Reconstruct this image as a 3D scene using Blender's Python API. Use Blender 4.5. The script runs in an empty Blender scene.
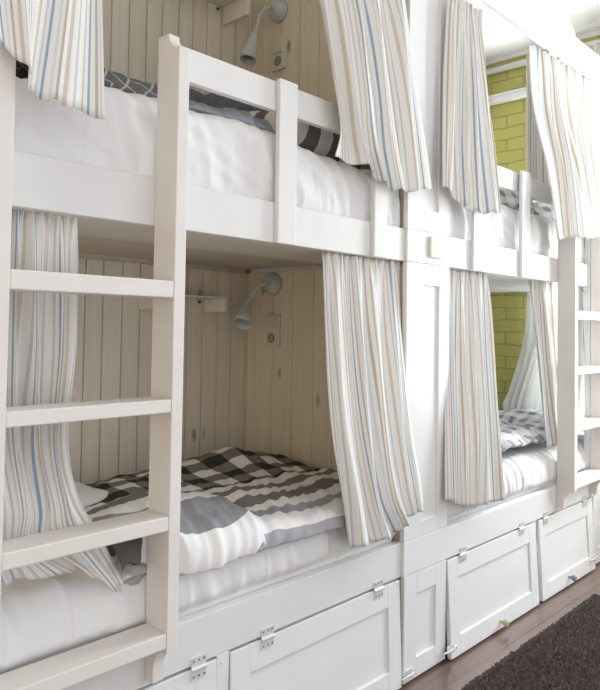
import bpy, bmesh, math, random
import numpy as np
from mathutils import Vector, Matrix, noise
PI = math.pi
random.seed(7)
SC = bpy.context.scene
COL = SC.collection

# ------------------------------------------------------------------ materials
class NT:
    def __init__(s, name):
        s.m = bpy.data.materials.new(name); s.m.use_nodes = True
        s.t = s.m.node_tree; s.b = s.t.nodes['Principled BSDF']
        s.out = s.t.nodes['Material Output']
    def n(s, typ, **kw):
        x = s.t.nodes.new(typ)
        for k, v in kw.items():
            if k.startswith('i_'):
                x.inputs[k[2:].replace('_', ' ')].default_value = v
            else: setattr(x, k, v)
        return x
    def l(s, a, b): s.t.links.new(a, b)
    def math(s, op, a, b=None):
        x = s.n('ShaderNodeMath', operation=op)
        for i, v in enumerate((a, b)):
            if v is None: continue
            if isinstance(v, (int, float)): x.inputs[i].default_value = v
            else: s.l(v, x.inputs[i])
        return x.outputs[0]
    def mix(s, f, a, b, mode='MIX'):
        x = s.n('ShaderNodeMix', data_type='RGBA', blend_type=mode)
        for i, v in ((0, f), (6, a), (7, b)):
            if isinstance(v, (int, float)): x.inputs[i].default_value = v
            elif isinstance(v, tuple): x.inputs[i].default_value = (*v, 1) if len(v) == 3 else v
            else: s.l(v, x.inputs[i])
        return x.outputs[2]
    def ramp(s, f, stops, interp='LINEAR'):
        x = s.n('ShaderNodeValToRGB'); r = x.color_ramp; r.interpolation = interp
        while len(r.elements) < len(stops): r.elements.new(0.5)
        for e, (p, c) in zip(r.elements, stops):
            e.position = p; e.color = (*c, 1) if isinstance(c, tuple) else (c, c, c, 1)
        s.l(f, x.inputs[0]); return x.outputs[0]
    def noise(s, scale, detail=3, vec=None, rough=0.5):
        x = s.n('ShaderNodeTexNoise'); x.inputs['Scale'].default_value = scale
        x.inputs['Detail'].default_value = detail; x.inputs['Roughness'].default_value = rough
        if vec is not None: s.l(vec, x.inputs['Vector'])
        return x.outputs[0]
    def coord(s, scale=(1, 1, 1), which='Object', rot=(0, 0, 0)):
        c = s.n('ShaderNodeTexCoord'); m = s.n('ShaderNodeMapping')
        m.inputs['Scale'].default_value = scale; m.inputs['Rotation'].default_value = rot
        s.l(c.outputs[which], m.inputs['Vector']); return m.outputs[0]
    def bump(s, h, strength=0.3, dist=0.005):
        x = s.n('ShaderNodeBump'); x.inputs['Strength'].default_value = strength
        x.inputs['Distance'].default_value = dist
        s.l(h, x.inputs['Height']); s.l(x.outputs[0], s.b.inputs['Normal'])
    def col(s, c):
        if isinstance(c, tuple): s.b.inputs['Base Color'].default_value = (*c, 1)
        else: s.l(c, s.b.inputs['Base Color'])
        return s
    def rough(s, r, spec=0.5):
        s.b.inputs['Roughness'].default_value = r
        s.b.inputs['Specular IOR Level'].default_value = spec; return s

def plain(name, c, r=0.5, metal=0.0, spec=0.5):
    t = NT(name); t.col(c).rough(r, spec); t.b.inputs['Metallic'].default_value = metal
    return t.m

def painted(name, c, c2, r=0.45):
    t = NT(name)
    v = t.coord((3, 3, 3)); n1 = t.noise(2.2, 4, v)
    g = t.noise(5, 4, t.coord((1, 40, 40)))
    f = t.ramp(n1, [(0.35, 0.0), (0.75, 1.0)])
    c0 = t.mix(f, c, c2)
    t.col(c0).rough(r, 0.35); t.bump(g, 0.08, 0.003)
    return t.m

def pine(name, base, dark, knots=1.0, long='z'):
    t = NT(name)
    sc = {'z': (1, 1, .045), 'x': (.045, 1, 1)}[long]
    v = t.coord(sc)
    g = t.noise(34, 5, v, 0.6)
    big = t.noise(3.2, 3, t.coord((1, 1, .25) if long == 'z' else (.25, 1, 1)))
    c0 = t.mix(t.ramp(g, [(0.3, 0.0), (0.72, 1.0)]), base, dark)
    c1 = t.mix(t.ramp(big, [(0.35, 0.0), (0.7, 0.5)]), c0, tuple(min(1, x * 1.12) for x in base))
    vo = t.n('ShaderNodeTexVoronoi'); vo.inputs['Scale'].default_value = 5.2
    vm = t.coord((1.5, 1.5, .62) if long == 'z' else (.62, 1.5, 1.5)); t.l(vm, vo.inputs['Vector'])
    k = t.ramp(vo.outputs['Distance'], [(0.05, 1.0), (0.13, 0.0)])
    c2 = t.mix(t.math('MULTIPLY', k, 0.55 * knots), c1, tuple(x * .38 for x in dark))
    t.col(c2).rough(0.62, 0.3); t.bump(g, 0.15, 0.002)
    return t.m

M = {}
M['white'] = painted('warm white paint', (.78, .775, .77), (.75, .74, .73))
M['white2'] = painted('cool white paint', (.81, .815, .83), (.79, .79, .80))
M['ladder'] = painted('ladder paint', (.80, .765, .74), (.76, .72, .68), 0.5)
M['ceil'] = plain('ceiling paint', (.86, .86, .86), 0.8)
M['pine'] = pine('whitewashed pine', (.75, .695, .60), (.64, .575, .48), 1.5)
M['pine_end'] = pine('pale pine boards', (.72, .645, .51), (.61, .53, .40), 1.5)
M['pine_x'] = pine('pine bed base', (.66, .60, .51), (.54, .475, .385), 1.6, 'x')
M['shelfw'] = pine('whitewashed shelf', (.76, .72, .65), (.70, .65, .57), 0.2, 'x')
M['plaque'] = pine('light plaque wood', (.80, .765, .68), (.76, .71, .61), 0.0)
M['lamp'] = plain('grey lamp enamel', (.50, .545, .535), 0.35)
M['lamp_in'] = plain('lamp inside', (.55, .56, .55), 0.4)
M['steel'] = plain('zinc steel', (.72, .73, .74), 0.32, 0.85)
M['hinge'] = plain('white zinc hinge', (.80, .80, .81), 0.35, 0.35)
M['dark'] = plain('dark screw', (.10, .09, .085), 0.5)
M['plastic'] = plain('cream socket plastic', (.66, .61, .51), 0.35)
M['bulb'] = plain('frosted bulb', (.85, .85, .82), 0.25)
M['knob_y'] = plain('cream ceramic knob', (.52, .48, .30), 0.2)
M['knob_b'] = plain('blue grey ceramic knob', (.22, .24, .33), 0.2)

def sheet_mat():
    t = NT('white cotton sheet')
    n = t.noise(7, 4, t.coord((1, 1, .6)))
    t.col((.80, .795, .80)).rough(0.85, 0.2); t.bump(n, 0.25, 0.02)
    return t.m
M['sheet'] = sheet_mat()

def stripes(name, pale=0.0):
    t = NT(name)
    uv = t.n('ShaderNodeTexCoord').outputs['UV']
    sx = t.n('ShaderNodeSeparateXYZ'); t.l(uv, sx.inputs[0])
    f = t.math('FRACT', t.math('DIVIDE', sx.outputs[0], 0.205))
    cr = (.92, .91, .885); be = (.72, .645, .56); gr = (.66, .665, .68); bl = (.34, .455, .62); lb = (.75, .80, .85); tn = (.60, .525, .44)
    bands = [(.05, .042, be), (.165, .026, gr), (.235, .032, bl), (.33, .030, lb), (.405, .034, tn), (.50, .054, be), (.625, .030, gr), (.712, .020, be), (.768, .022, bl), (.84, .030, tn), (.885, .020, lb), (.94, .024, gr)]
    st = [(0, cr)]
    for p, w_, c_ in bands: st += [(p, c_), (p + w_, cr)]
    if pale: st = [(p, tuple(x * (1 - pale) + .86 * pale for x in c)) for p, c in st]
    c = t.ramp(f, st, 'CONSTANT')
    w = t.noise(260, 2, t.coord((1, 1, 1), 'UV'))
    c = t.mix(t.ramp(w, [(.35, 0.0), (.7, .18)]), c, (.80, .76, .68))
    t.col(c).rough(0.9, 0.1); t.bump(w, 0.1, 0.001)
    tr = t.n('ShaderNodeBsdfTranslucent'); t.l(c, tr.inputs['Color'])
    mx = t.n('ShaderNodeMixShader'); mx.inputs[0].default_value = 0.16
    t.l(t.b.outputs[0], mx.inputs[1]); t.l(tr.outputs[0], mx.inputs[2]); t.l(mx.outputs[0], t.out.inputs[0])
    return t.m
M['stripe'] = stripes('striped linen curtain')

def sheer_mat():
    t = NT('sheer white voile'); t.col((.88, .88, .86)).rough(0.9, 0.1)
    tr = t.n('ShaderNodeBsdfTranslucent'); tr.inputs['Color'].default_value = (.9, .9, .88, 1)
    mx = t.n('ShaderNodeMixShader'); mx.inputs[0].default_value = 0.2
    t.l(t.b.outputs[0], mx.inputs[1]); t.l(tr.outputs[0], mx.inputs[2]); t.l(mx.outputs[0], t.out.inputs[0])
    return t.m
M['sheer'] = sheer_mat()

def check_mat(name, pu, pv, vfront, light=(.80, .78, .74), mid=(.215, .195, .175), dark=(.045, .04, .037), grey=(.34, .34, .37), edge=(.40, .40, .43), end=9.0):
    """buffalo check in cloth coordinates (UV in metres); the front border of the duvet is banded"""
    t = NT(name)
    uv = t.n('ShaderNodeTexCoord').outputs['UV']
    nz = t.n('ShaderNodeTexNoise'); nz.inputs['Scale'].default_value = 6.0; t.l(uv, nz.inputs['Vector'])
    off = t.n('ShaderNodeVectorMath', operation='SCALE'); t.l(nz.outputs['Color'], off.inputs[0]); off.inputs['Scale'].default_value = 0.05
    ad = t.n('ShaderNodeVectorMath', operation='ADD'); t.l(uv, ad.inputs[0]); t.l(off.outputs[0], ad.inputs[1])
    sx = t.n('ShaderNodeSeparateXYZ'); t.l(ad.outputs[0], sx.inputs[0])
    a = t.math('GREATER_THAN', t.math('FRACT', t.math('DIVIDE', sx.outputs[0], pu)), 0.5)
    b = t.math('GREATER_THAN', t.math('FRACT', t.math('DIVIDE', sx.outputs[1], pv)), 0.5)
    s = t.math('DIVIDE', t.math('ADD', a, b), 2.0)
    chk = t.ramp(s, [(0, light), (.25, mid), (.75, dark)], 'CONSTANT')
    # bands, measured from the front hem: v in [vfront, end]
    fv = t.math('DIVIDE', t.math('SUBTRACT', sx.outputs[1], vfront), max(1e-3, end - vfront))
    band = t.ramp(fv, [(0, light), (.10, mid), (.20, light), (.33, mid), (.50, light), (.60, grey), (.70, (.84, .83, .83)), (.86, edge)], 'CONSTANT')
    front = t.math('GREATER_THAN', sx.outputs[1], vfront)
    c = t.mix(front, chk, band)
    n = t.noise(9, 3, t.coord((1, 1, 1), 'UV'))
    t.col(c).rough(0.85, 0.15); t.bump(n, 0.3, 0.015)
    return t.m
M['check'] = check_mat('buffalo check cotton', .165, .115, .54, end=.96)
M['check_up'] = check_mat('buffalo check pillow cotton', .15, .13, 9.0, (.62, .61, .57), (.13, .13, .12), (.03, .03, .03))
M['check_pale'] = check_mat('pale grey check cotton', .11, .075, 9.0, (.80, .80, .80), (.66, .655, .67), (.30, .29, .31))

def band_mat():
    t = NT('grey and white banded cotton')
    uv = t.n('ShaderNodeTexCoord').outputs['UV']
    n = t.noise(5, 3, uv); sx = t.n('ShaderNodeSeparateXYZ'); t.l(uv, sx.inputs[0])
    v = t.math('ADD', sx.outputs[1], t.math('MULTIPLY', n, .02))
    wht = (.80, .79, .79); g = (.27, .27, .29)
    c = t.ramp(t.math('DIVIDE', v, .5), [(0, wht), (.20, (.20, .19, .19)), (.34, wht), (.52, g), (.80, wht)], 'CONSTANT')
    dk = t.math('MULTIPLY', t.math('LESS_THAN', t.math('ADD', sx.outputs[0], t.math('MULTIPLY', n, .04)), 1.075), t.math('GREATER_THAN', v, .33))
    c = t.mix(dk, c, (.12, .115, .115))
    n2 = t.noise(9, 3, uv); t.col(c).rough(0.85, 0.15); t.bump(n2, 0.3, 0.015); return t.m
M['band'] = band_mat()
def lined_mat(name, base, line, sc):
    t = NT(name)
    uv = t.n('ShaderNodeTexCoord').outputs['UV']
    br = None
    sx = t.n('ShaderNodeSeparateXYZ'); t.l(uv, sx.inputs[0])
    for k in (1.7, -1.7):
        q = t.math('ADD', sx.outputs[0], t.math('MULTIPLY', sx.outputs[1], k * .55))
        f = t.math('LESS_THAN', t.math('FRACT', t.math('DIVIDE', q, sc)), 0.10)
        br = f if br is None else t.math('MAXIMUM', br, f)
    n = t.noise(5, 3, t.coord((1, 1, 1), 'UV'))
    c = t.mix(t.ramp(n, [(.4, 0.0), (.6, 1.0)]), base, tuple(x * .75 for x in base))
    t.col(t.mix(br, c, line)).rough(0.85, 0.15); t.bump(n, 0.3, 0.015)
    return t.m
M['lined'] = lined_mat('dark grey duvet with pale lines', (.17, .175, .175), (.50, .50, .49), .075)
def greycloth():
    t = NT('blue grey cotton'); n = t.noise(8, 4, t.coord((1, 1, 1)))
    t.col(t.mix(n, (.26, .27, .30), (.36, .37, .41))).rough(0.85, 0.15); t.bump(n, 0.3, 0.02); return t.m
M['greycloth'] = greycloth()
M['greydark'] = plain('dark slate cotton', (.105, .115, .13), 0.85)

def brick_mat():
    t = NT('green painted brick')
    v = t.coord((1, 1, 1), 'Object', (0, PI / 2, 0))
    c = t.n('ShaderNodeTexCoord'); sp = t.n('ShaderNodeSeparateXYZ'); t.l(c.outputs['Object'], sp.inputs[0])
    cb = t.n('ShaderNodeCombineXYZ'); t.l(sp.outputs[1], cb.inputs[0]); t.l(sp.outputs[2], cb.inputs[1])
    nz = t.n('ShaderNodeTexNoise'); nz.inputs['Scale'].default_value = 9; t.l(cb.outputs[0], nz.inputs['Vector'])
    of = t.n('ShaderNodeVectorMath', operation='SCALE'); t.l(nz.outputs['Color'], of.inputs[0]); of.inputs['Scale'].default_value = .022
    ad = t.n('ShaderNodeVectorMath', operation='ADD'); t.l(cb.outputs[0], ad.inputs[0]); t.l(of.outputs[0], ad.inputs[1])
    b = t.n('ShaderNodeTexBrick'); t.l(ad.outputs[0], b.inputs['Vector'])
    for k, x in dict(Scale=1.0).items(): b.inputs[k].default_value = x
    b.inputs['Mortar Size'].default_value = .007; b.inputs['Mortar Smooth'].default_value = .6
    b.inputs['Brick Width'].default_value = .25; b.inputs['Row Height'].default_value = .084
    b.inputs['Color1'].default_value = (.50, .465, .15, 1); b.inputs['Color2'].default_value = (.45, .42, .135, 1)
    b.inputs['Mortar'].default_value = (.36, .335, .10, 1)
    n = t.noise(16, 5, ad.outputs[0])
    c2 = t.mix(t.ramp(n, [(.60, 0.0), (.75, .35)]), b.outputs['Color'], (.60, .58, .24))
    h = t.math('ADD', t.math('MULTIPLY', b.outputs['Fac'], -1.0), t.math('MULTIPLY', n, .5))
    t.col(c2).rough(0.75, 0.3); t.bump(h, 0.6, 0.012)
    return t.m
M['brick'] = brick_mat()

def floor_mat():
    t = NT('dark laminate floor')
    v = t.coord((1, 1, 1))
    b = t.n('ShaderNodeTexBrick'); t.l(v, b.inputs['Vector'])
    b.inputs['Scale'].default_value = 1; b.inputs['Brick Width'].default_value = 1.25; b.inputs['Row Height'].default_value = .125
    b.inputs['Mortar Size'].default_value = .0015
    b.inputs['Color1'].default_value = (.135, .088, .075, 1); b.inputs['Color2'].default_value = (.175, .118, .10, 1)
    b.inputs['Mortar'].default_value = (.05, .03, .025, 1)
    g = t.noise(22, 5, t.coord((.06, 1, 1)), .65)
    c = t.mix(t.ramp(g, [(.3, 0.0), (.75, .6)]), b.outputs['Color'], (.25, .17, .14))
    t.col(c).rough(0.22, 0.5); t.bump(g, 0.06, 0.002)
    return t.m
M['floor'] = floor_mat()
def rug_mat():
    t = NT('dark brown shag'); n = t.noise(120, 2, t.coord((1, 1, 1)))
    t.col(t.mix(n, (.10, .08, .077), (.27, .225, .22))).rough(0.95, 0.1); return t.m
M['rug'] = rug_mat()
def glass():
    t = NT('window glass'); t.b.inputs['Roughness'].default_value = .02
    tr = t.n('ShaderNodeBsdfTransparent'); gl = t.n('ShaderNodeBsdfGlossy'); gl.inputs['Roughness'].default_value = .02
    mx = t.n('ShaderNodeMixShader'); mx.inputs[0].default_value = .06
    t.l(tr.outputs[0], mx.inputs[1]); t.l(gl.outputs[0], mx.inputs[2]); t.l(mx.outputs[0], t.out.inputs[0]); return t.m
M['glass'] = glass()

# ------------------------------------------------------------------ helpers
def link(name, bm, mat, parent=None, bevel=0.0, smooth=False, segs=2, solid=0.0, loc=None):
    me = bpy.data.meshes.new(name)
    bmesh.ops.recalc_face_normals(bm, faces=bm.faces)
    bm.to_mesh(me); bm.free()
    for m in (mat if isinstance(mat, (list, tuple)) else [mat]): me.materials.append(m)
    o = bpy.data.objects.new(name, me); COL.objects.link(o)
    if parent: o.parent = parent
    if smooth:
        for p in me.polygons: p.use_smooth = True
    if bevel:
        b = o.modifiers.new('Bevel', 'BEVEL'); b.width = bevel; b.segments = segs; b.limit_method = 'ANGLE'; b.angle_limit = math.radians(50)
    if solid:
        s = o.modifiers.new('Solidify', 'SOLIDIFY'); s.thickness = solid; s.offset = -1
    if loc: o.location = loc
    return o
def tag(o, label=None, cat=None, group=None, kind=None):
    for k, v in (('label', label), ('category', cat), ('group', group), ('kind', kind)):
        if v: o[k] = v
    return o
def thing(name, label, cat, loc=(0, 0, 0), group=None):
    o = bpy.data.objects.new(name, None); COL.objects.link(o); o.location = loc; o.empty_display_size = .05
    return tag(o, label, cat, group)
def dup(root, loc, label):
    def cp(o, par):
        c = o.copy(); COL.objects.link(c)
        if par: c.parent = par
        for ch in list(o.children): cp(ch, c)
        return c
    r = cp(root, None); r.location = loc; r['label'] = label
    return r
def B(): return bmesh.new()
def box(bm, x0, x1, y0, y1, z0, z1, mi=0):
    vs = [bm.verts.new(p) for p in ((x0, y0, z0), (x1, y0, z0), (x1, y1, z0), (x0, y1, z0), (x0, y0, z1), (x1, y0, z1), (x1, y1, z1), (x0, y1, z1))]
    for f in ((0, 3, 2, 1), (4, 5, 6, 7), (0, 1, 5, 4), (1, 2, 6, 5), (2, 3, 7, 6), (3, 0, 4, 7)):
        q = bm.faces.new([vs[i] for i in f]); q.material_index = mi
    return bm
def bx(*a): return box(B(), *a)
def prism(bm, pts, axis, a, b):
    """polygon pts in the two other axes (in order), extruded along axis from a to b"""
    def mk(p, t):
        if axis == 0: return (t, p[0], p[1])
        if axis == 1: return (p[0], t, p[1])
        return (p[0], p[1], t)
    v0 = [bm.verts.new(mk(p, a)) for p in pts]; v1 = [bm.verts.new(mk(p, b)) for p in pts]
    n = len(pts); bm.faces.new(v0); bm.faces.new(v1[::-1])
    for i in range(n): bm.faces.new((v0[i], v0[(i + 1) % n], v1[(i + 1) % n], v1[i]))
    return bm
def frame_of(d):
    d = Vector(d).normalized(); u = Vector((0, 0, 1)) if abs(d.z) < .9 else Vector((1, 0, 0))
    a = d.cross(u).normalized(); return a, d.cross(a).normalized(), d
def lathe(bm, prof, c, d, n=20):
    """prof: (radius, distance along d)"""
    a, b, d = frame_of(d); c = Vector(c); rings = []
    for r, t in prof:
        if r < 1e-6: rings.append([bm.verts.new(c + d * t)])
        else: rings.append([bm.verts.new(c + d * t + (a * math.cos(2 * PI * i / n) + b * math.sin(2 * PI * i / n)) * r) for i in range(n)])
    for q, w in zip(rings, rings[1:]):
        for i in range(n):
            j = (i + 1) % n
            if len(q) == 1 and len(w) == 1: continue
            if len(q) == 1: bm.faces.new((q[0], w[j], w[i]))
            elif len(w) == 1: bm.faces.new((q[i], q[j], w[0]))
            else: bm.faces.new((q[i], q[j], w[j], w[i]))
    return bm
def cr(pts, n):
    """Catmull-Rom through points, n samples"""
    P = np.array(pts, float); m = len(P)
    if m == 1: return np.repeat(P, n, 0)
    Q = np.vstack([2 * P[0] - P[1], P, 2 * P[-1] - P[-2]]); out = []
    for s in np.linspace(0, m - 1, n):
        i = min(int(s), m - 2); t = s - i
        p0, p1, p2, p3 = Q[i:i + 4]
        out.append(.5 * (2 * p1 + (p2 - p0) * t + (2 * p0 - 5 * p1 + 4 * p2 - p3) * t * t + (3 * p1 - p0 - 3 * p2 + p3) * t ** 3))
    return np.array(out)
def tube(bm, pts, r, n=10, samples=None):
    P = [Vector(p) for p in (cr(pts, samples) if samples else pts)]
    rings = []; a = None
    for i, p in enumerate(P):
        d = (P[min(i + 1, len(P) - 1)] - P[max(i - 1, 0)]).normalized()
        if a is None: a = frame_of(d)[0]
        a = (a - d * a.dot(d)).normalized(); b = d.cross(a)
        rings.append([bm.verts.new(p + (a * math.cos(2 * PI * k / n) + b * math.sin(2 * PI * k / n)) * r) for k in range(n)])
    for q, w in zip(rings, rings[1:]):
        for k in range(n): bm.faces.new((q[k], q[(k + 1) % n], w[(k + 1) % n], w[k]))
    bm.faces.new(rings[0][::-1]); bm.faces.new(rings[-1])
    return bm
def grid_mesh(bm, P, UV=None):
    ni, nj = P.shape[:2]
    V = [[bm.verts.new(P[i, j]) for j in range(nj)] for i in range(ni)]
    lay = bm.loops.layers.uv.verify() if UV is not None else None
    for i in range(ni - 1):
        for j in range(nj - 1):
            f = bm.faces.new((V[i][j], V[i + 1][j], V[i + 1][j + 1], V[i][j + 1])); f.smooth = True
            if lay:
                for lp, (a, b) in zip(f.loops, ((i, j), (i + 1, j), (i + 1, j + 1), (i, j + 1))): lp[lay].uv = UV[a, b]
    return bm
def nz(x, y, z=0.0): return noise.noise(Vector((x, y, z)))

# ------------------------------------------------------------------ camera
cam = bpy.data.cameras.new('camera'); co = bpy.data.objects.new('camera', cam); COL.objects.link(co)
Fw = Vector((0.72526, 0.68784, 0.02975)); Rt = Vector((0.68771, -0.72581, 0.01590)); Up = Vector((-0.03253, -0.00893, 0.99943))
co.matrix_world = Matrix(((Rt.x, Up.x, -Fw.x, 0), (Rt.y, Up.y, -Fw.y, -1.52), (Rt.z, Up.z, -Fw.z, 1.33646), (0, 0, 0, 1)))
cam.sensor_width = 36; cam.lens = 36.0752; cam.shift_y = -0.05385; cam.clip_start = .02
SC.camera = co

# ------------------------------------------------------------------ room
XR, DB, CZ = 4.45, 0.90, 3.272          # far wall, back of the bunks, ceiling height
F0 = 0.0
def struct(name, bm, mat, bevel=0.0, label=None): 
    return tag(link(name, bm, mat, bevel=bevel), label, None, None, 'structure')
struct('floor', bx(-2.2, XR + .2, -2.9, DB + .1, -.06, 0), M['floor'])
struct('ceiling', bx(-2.2, XR + .2, -2.9, DB + .1, CZ, CZ + .06), M['ceil'])
# back wall of tongue and groove boards
def planks(bm, a0, a1, w, front, axis, z0, z1, thick=.022, groove=.012, seed=0, gw=.0035):
    """vertical boards with v grooves; axis 0: boards run along x and face -y at y=front; axis 1: along y, facing -x at x=front"""
    pts = []; rnd = random.Random(seed); a = a0
    prof = [(a0, front + thick)]
    while a < a1 - 1e-6:
        b = min(a1, a + w * rnd.uniform(.93, 1.07)); j = rnd.uniform(0, .0012)
        prof += [(a + .0009, front + groove), (a + gw, front + j), (b - gw, front + j), (b - .0009, front + groove)]
        a = b
    prof.append((a1, front + thick))
    if axis == 0: prism(bm, prof, 2, z0, z1)
    else: prism(bm, [(y, x) for x, y in prof][::-1] if False else [(q, p) for p, q in prof], 2, z0, z1)
    return bm
b = B(); planks(b, -.2, 2.21, .081, DB, 0, 0.0, 1.591, seed=3); planks(b, -.2, 2.21, .081, DB, 0, 1.628, CZ, seed=4); planks(b, 2.21, XR, .081, DB, 0, 0, CZ, seed=9)
box(b, -.2, XR + .2, DB + .0185, DB + .1, 0, CZ)
struct('wall_back', b, M['pine'])
# far wall, green painted brick, with the window opening
WY0, WY1, WZ0, WZ1 = -1.35, .50, .80, 2.85
b = B()
box(b, XR, XR + .2, WY1, DB + .1, 0, CZ); box(b, XR, XR + .2, -2.9, WY0, 0, CZ)
box(b, XR, XR + .2, WY0, WY1, 0, WZ0); box(b, XR, XR + .2, WY0, WY1, WZ1, CZ)
struct('wall_right', b, M['brick'])
b = B()
for y0, y1, z0, z1 in ((WY0, WY1, WZ0, WZ0 + .05), (WY0, WY1, WZ1 - .05, WZ1), (WY0, WY0 + .05, WZ0, WZ1), (WY1 - .05, WY1, WZ0, WZ1), (-.45, -.39, WZ0, WZ1), (WY0, WY1, 2.2, 2.25)):
    box(b, XR + .06, XR + .12, y0, y1, z0, z1)
wf = struct('window_1', b, M['white2'], .004)
link('window_pane', bx(XR + .085, XR + .09, WY0 + .04, WY1 - .04, WZ0 + .04, WZ1 - .04), M['glass'], wf)
b = B(); prism(b, [(XR, CZ - .036), (XR - .012, CZ - .034), (XR - .022, CZ - .014), (XR - .036, CZ - .01), (XR - .04, CZ), (XR, CZ)], 1, -2.9, DB)
struct('trim_1', b, M['white2'])
b = bx(XR - .02, XR, WY1, DB, 1.61, 1.70); struct('trim_2', b, M['white2'], .003)   # white ledger on the far wall behind the upper bunk

# ------------------------------------------------------------------ bunk carcasses
UB0, UB1 = 1.599, 1.724        # upper bed board
GR0, GR1 = 2.009, 2.1015       # guard rail
LB0, LB1 = .4097, .5381        # lower bed board
PX0, PX1 = 2.177, 2.48         # storage column between the bunks
PR = -.012                     # its fronts stand a little proud

def base_planks(x0, x1, parent, name):
    b = B()
    for y0, y1, z, mi in ((.031, .345, 1.600, 0), (.349, .61, 1.606, 1), (.614, .898, 1.610, 1)):
        box(b, x0, x1, y0, y1, z, z + .03, mi)
    return link(name, b, [M['shelfw'], M['pine_x']], parent, .003)

def door(x0, x1, hinges, parent, tilt, y=-.001, z0=.010, z1=.402, knob=None, latch=None, tx=.075):
    """framed flap door hung from its top edge; local origin at the hinge line"""
    w = x1 - x0; h = z1 - z0
    b = B()
    s, r0, r1, t = tx, .085, .078, .02
    box(b, 0, s, 0, t, -h, 0); box(b, w - s, w, 0, t, -h, 0)
    box(b, s, w - s, 0, t, -r0 + .002, 0); box(b, s, w - s, 0, t, -h, -h + r1)
    box(b, s - .004, w - s + .004, .009, t - .002, -h + r1 - .004, -r0 + .006)
    d = link('cabinet_door', b, M['white2'], parent, .0022, loc=(x0, y, z1)); d.rotation_euler.x = -tilt
    for hx in hinges:
        c = hx - x0; b = B()
        box(b, c - .026, c + .026, -.0035, .0005, .005, .030); box(b, c - .026, c + .026, -.0035, .0005, -.030, -.005)
        for k in range(5): lathe(b, [(0, 0), (.0055, 0), (.0055, .0098), (0, .0098)], (c - .026 + .0105 * k, -.004, 0), (1, 0, 0), 10)
        nf = len(b.faces)
        for dx in (-.018, 0, .018):
            for dz in (-.021, .021): lathe(b, [(.0028, -.001), (.0028, .0008), (0, .0012)], (c + dx, -.0035, dz), (0, -1, 0), 8)
        b.faces.ensure_lookup_table()
        for f in b.faces[nf:]: f.material_index = 1
        hg = link('hinge', b, [M['hinge'], M['dark']], d)
    if knob:
        kx, kz, mat, lab = knob
        b = lathe(B(), [(0, 0), (.006, 0), (.006, .014), (.012, .018), (.0165, .026), (.0155, .034), (.009, .039), (0, .040)], (kx - x0, 0, kz - z1), (0, -1, 0), 20)
        k = link('knob', b, mat, d, smooth=True); k['label'] = lab
    if latch:
        lx, lz = latch; c = lx - x0; q = lz - z1
        b = B(); box(b, c - .022, c + .022, -.003, .0, q - .014, q + .014)
        tube(b, [(c - .055, -.006, q - .002), (c - .03, -.013, q), (c, -.014, q), (c + .018, -.012, q - .004)], .0035, 8, 12)
        tube(b, [(c + .018 + .013 * math.cos(a), -.012 - .004 * math.sin(a), q - .004 + .013 * math.sin(a)) for a in np.linspace(0, 2 * PI, 15)], .0028, 8)
        link('hook_latch', b, M['hinge'], d, .0005)
    return d

# ---- left bunk
bl = thing('bunk_bed', 'white painted double bunk bed in the foreground, left of the storage column', 'bunk bed', (1.2, .4, 0), 'built-in bunk beds')
def P(name, bm, mat, par, **k):
    o = link(name, bm, mat, par, **k); o.location = o.location - par.location; return o
P('upper_bed_board', bx(.05, PX0, 0, .03, UB0, UB1), M['white'], bl, bevel=.003)
P('lower_bed_board', bx(.05, PX0, 0, .03, LB0, LB1), M['white'], bl, bevel=.003)
P('guard_rail', bx(1.0775, PX0, .001, .026, GR0, GR1), M['white'], bl, bevel=.003)
for x0, x1 in ((1.48, 1.56), (1.964, 2.042)):
    P('guard_post', bx(x0, x1, -.018, .0, UB0 - .002, GR1 + .006), M['white'], bl, bevel=.003)
o = base_planks(.05, 2.188, bl, 'upper_bed_base'); o.location -= bl.location
b = bx(.05, 2.188, .031, DB - .002, .44, .47); P('lower_bed_base', b, M['pine_x'], bl, bevel=.002)
b = B(); planks(b, .0, DB - .001, .118, 2.19, 1, .43, 1.591, seed=5, groove=.006, gw=.0018); planks(b, .0, DB - .001, .118, 2.19, 1, 1.64, CZ - .002, seed=6, groove=.006, gw=.0018)
P('end_panel', b, M['pine_end'], bl)
P('cabinet_stile', bx(.05, .70, 0, .02, 0, LB0), M['white2'], bl, bevel=.002)
b = bx(1.285, 1.331, .0, .02, .0, LB0)
lathe(b, [(.004, 0), (.004, .002), (0, .003)], (1.304, 0, .385), (0, -1, 0), 10)
P('cabinet_stile', b, M['white2'], bl, bevel=.002)
def D(*a, **k):
    d = door(*a, **k); d.location = d.location - d.parent.location; return d
D(.72, 1.283, (.82, 1.218), bl, math.radians(1.5))
D(1.335, 2.168, (1.480, 2.034), bl, math.radians(2.2), latch=None)

# ---- storage column
sc_ = thing('storage_column', 'tall narrow white panelled column between the two bunk beds', 'cabinet', ((PX0 + PX1) / 2, .4, 0))
def shaker(x0, x1, z0, z1, y, sl, sr, top, bot, t=.02):
    b = B(); box(b, x0, x0 + sl, y, y + t, z0, z1); box(b, x1 - sr, x1, y, y + t, z0, z1)
    box(b, x0 + sl, x1 - sr, y, y + t, z1 - top, z1); box(b, x0 + sl, x1 - sr, y, y + t, z0, z0 + bot)
    box(b, x0 + sl - .004, x1 - sr + .004, y + .010, y + t - .002, z0 + bot - .004, z1 - top + .004)
    return b
P('upper_panel', shaker(PX0, PX1, 1.7245, CZ - .003, PR, .115, .086, .10, .088), M['white2'], sc_, bevel=.002)
P('lower_panel', shaker(PX0, PX1, .5386, 1.598, PR, .115, .075, .085, .06), M['white2'], sc_, bevel=.002)
P('column_door', shaker(PX0 + .006, PX1 - .004, .012, .408, PR, .085, .075, .08, .075), M['white2'], sc_, bevel=.002)
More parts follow.
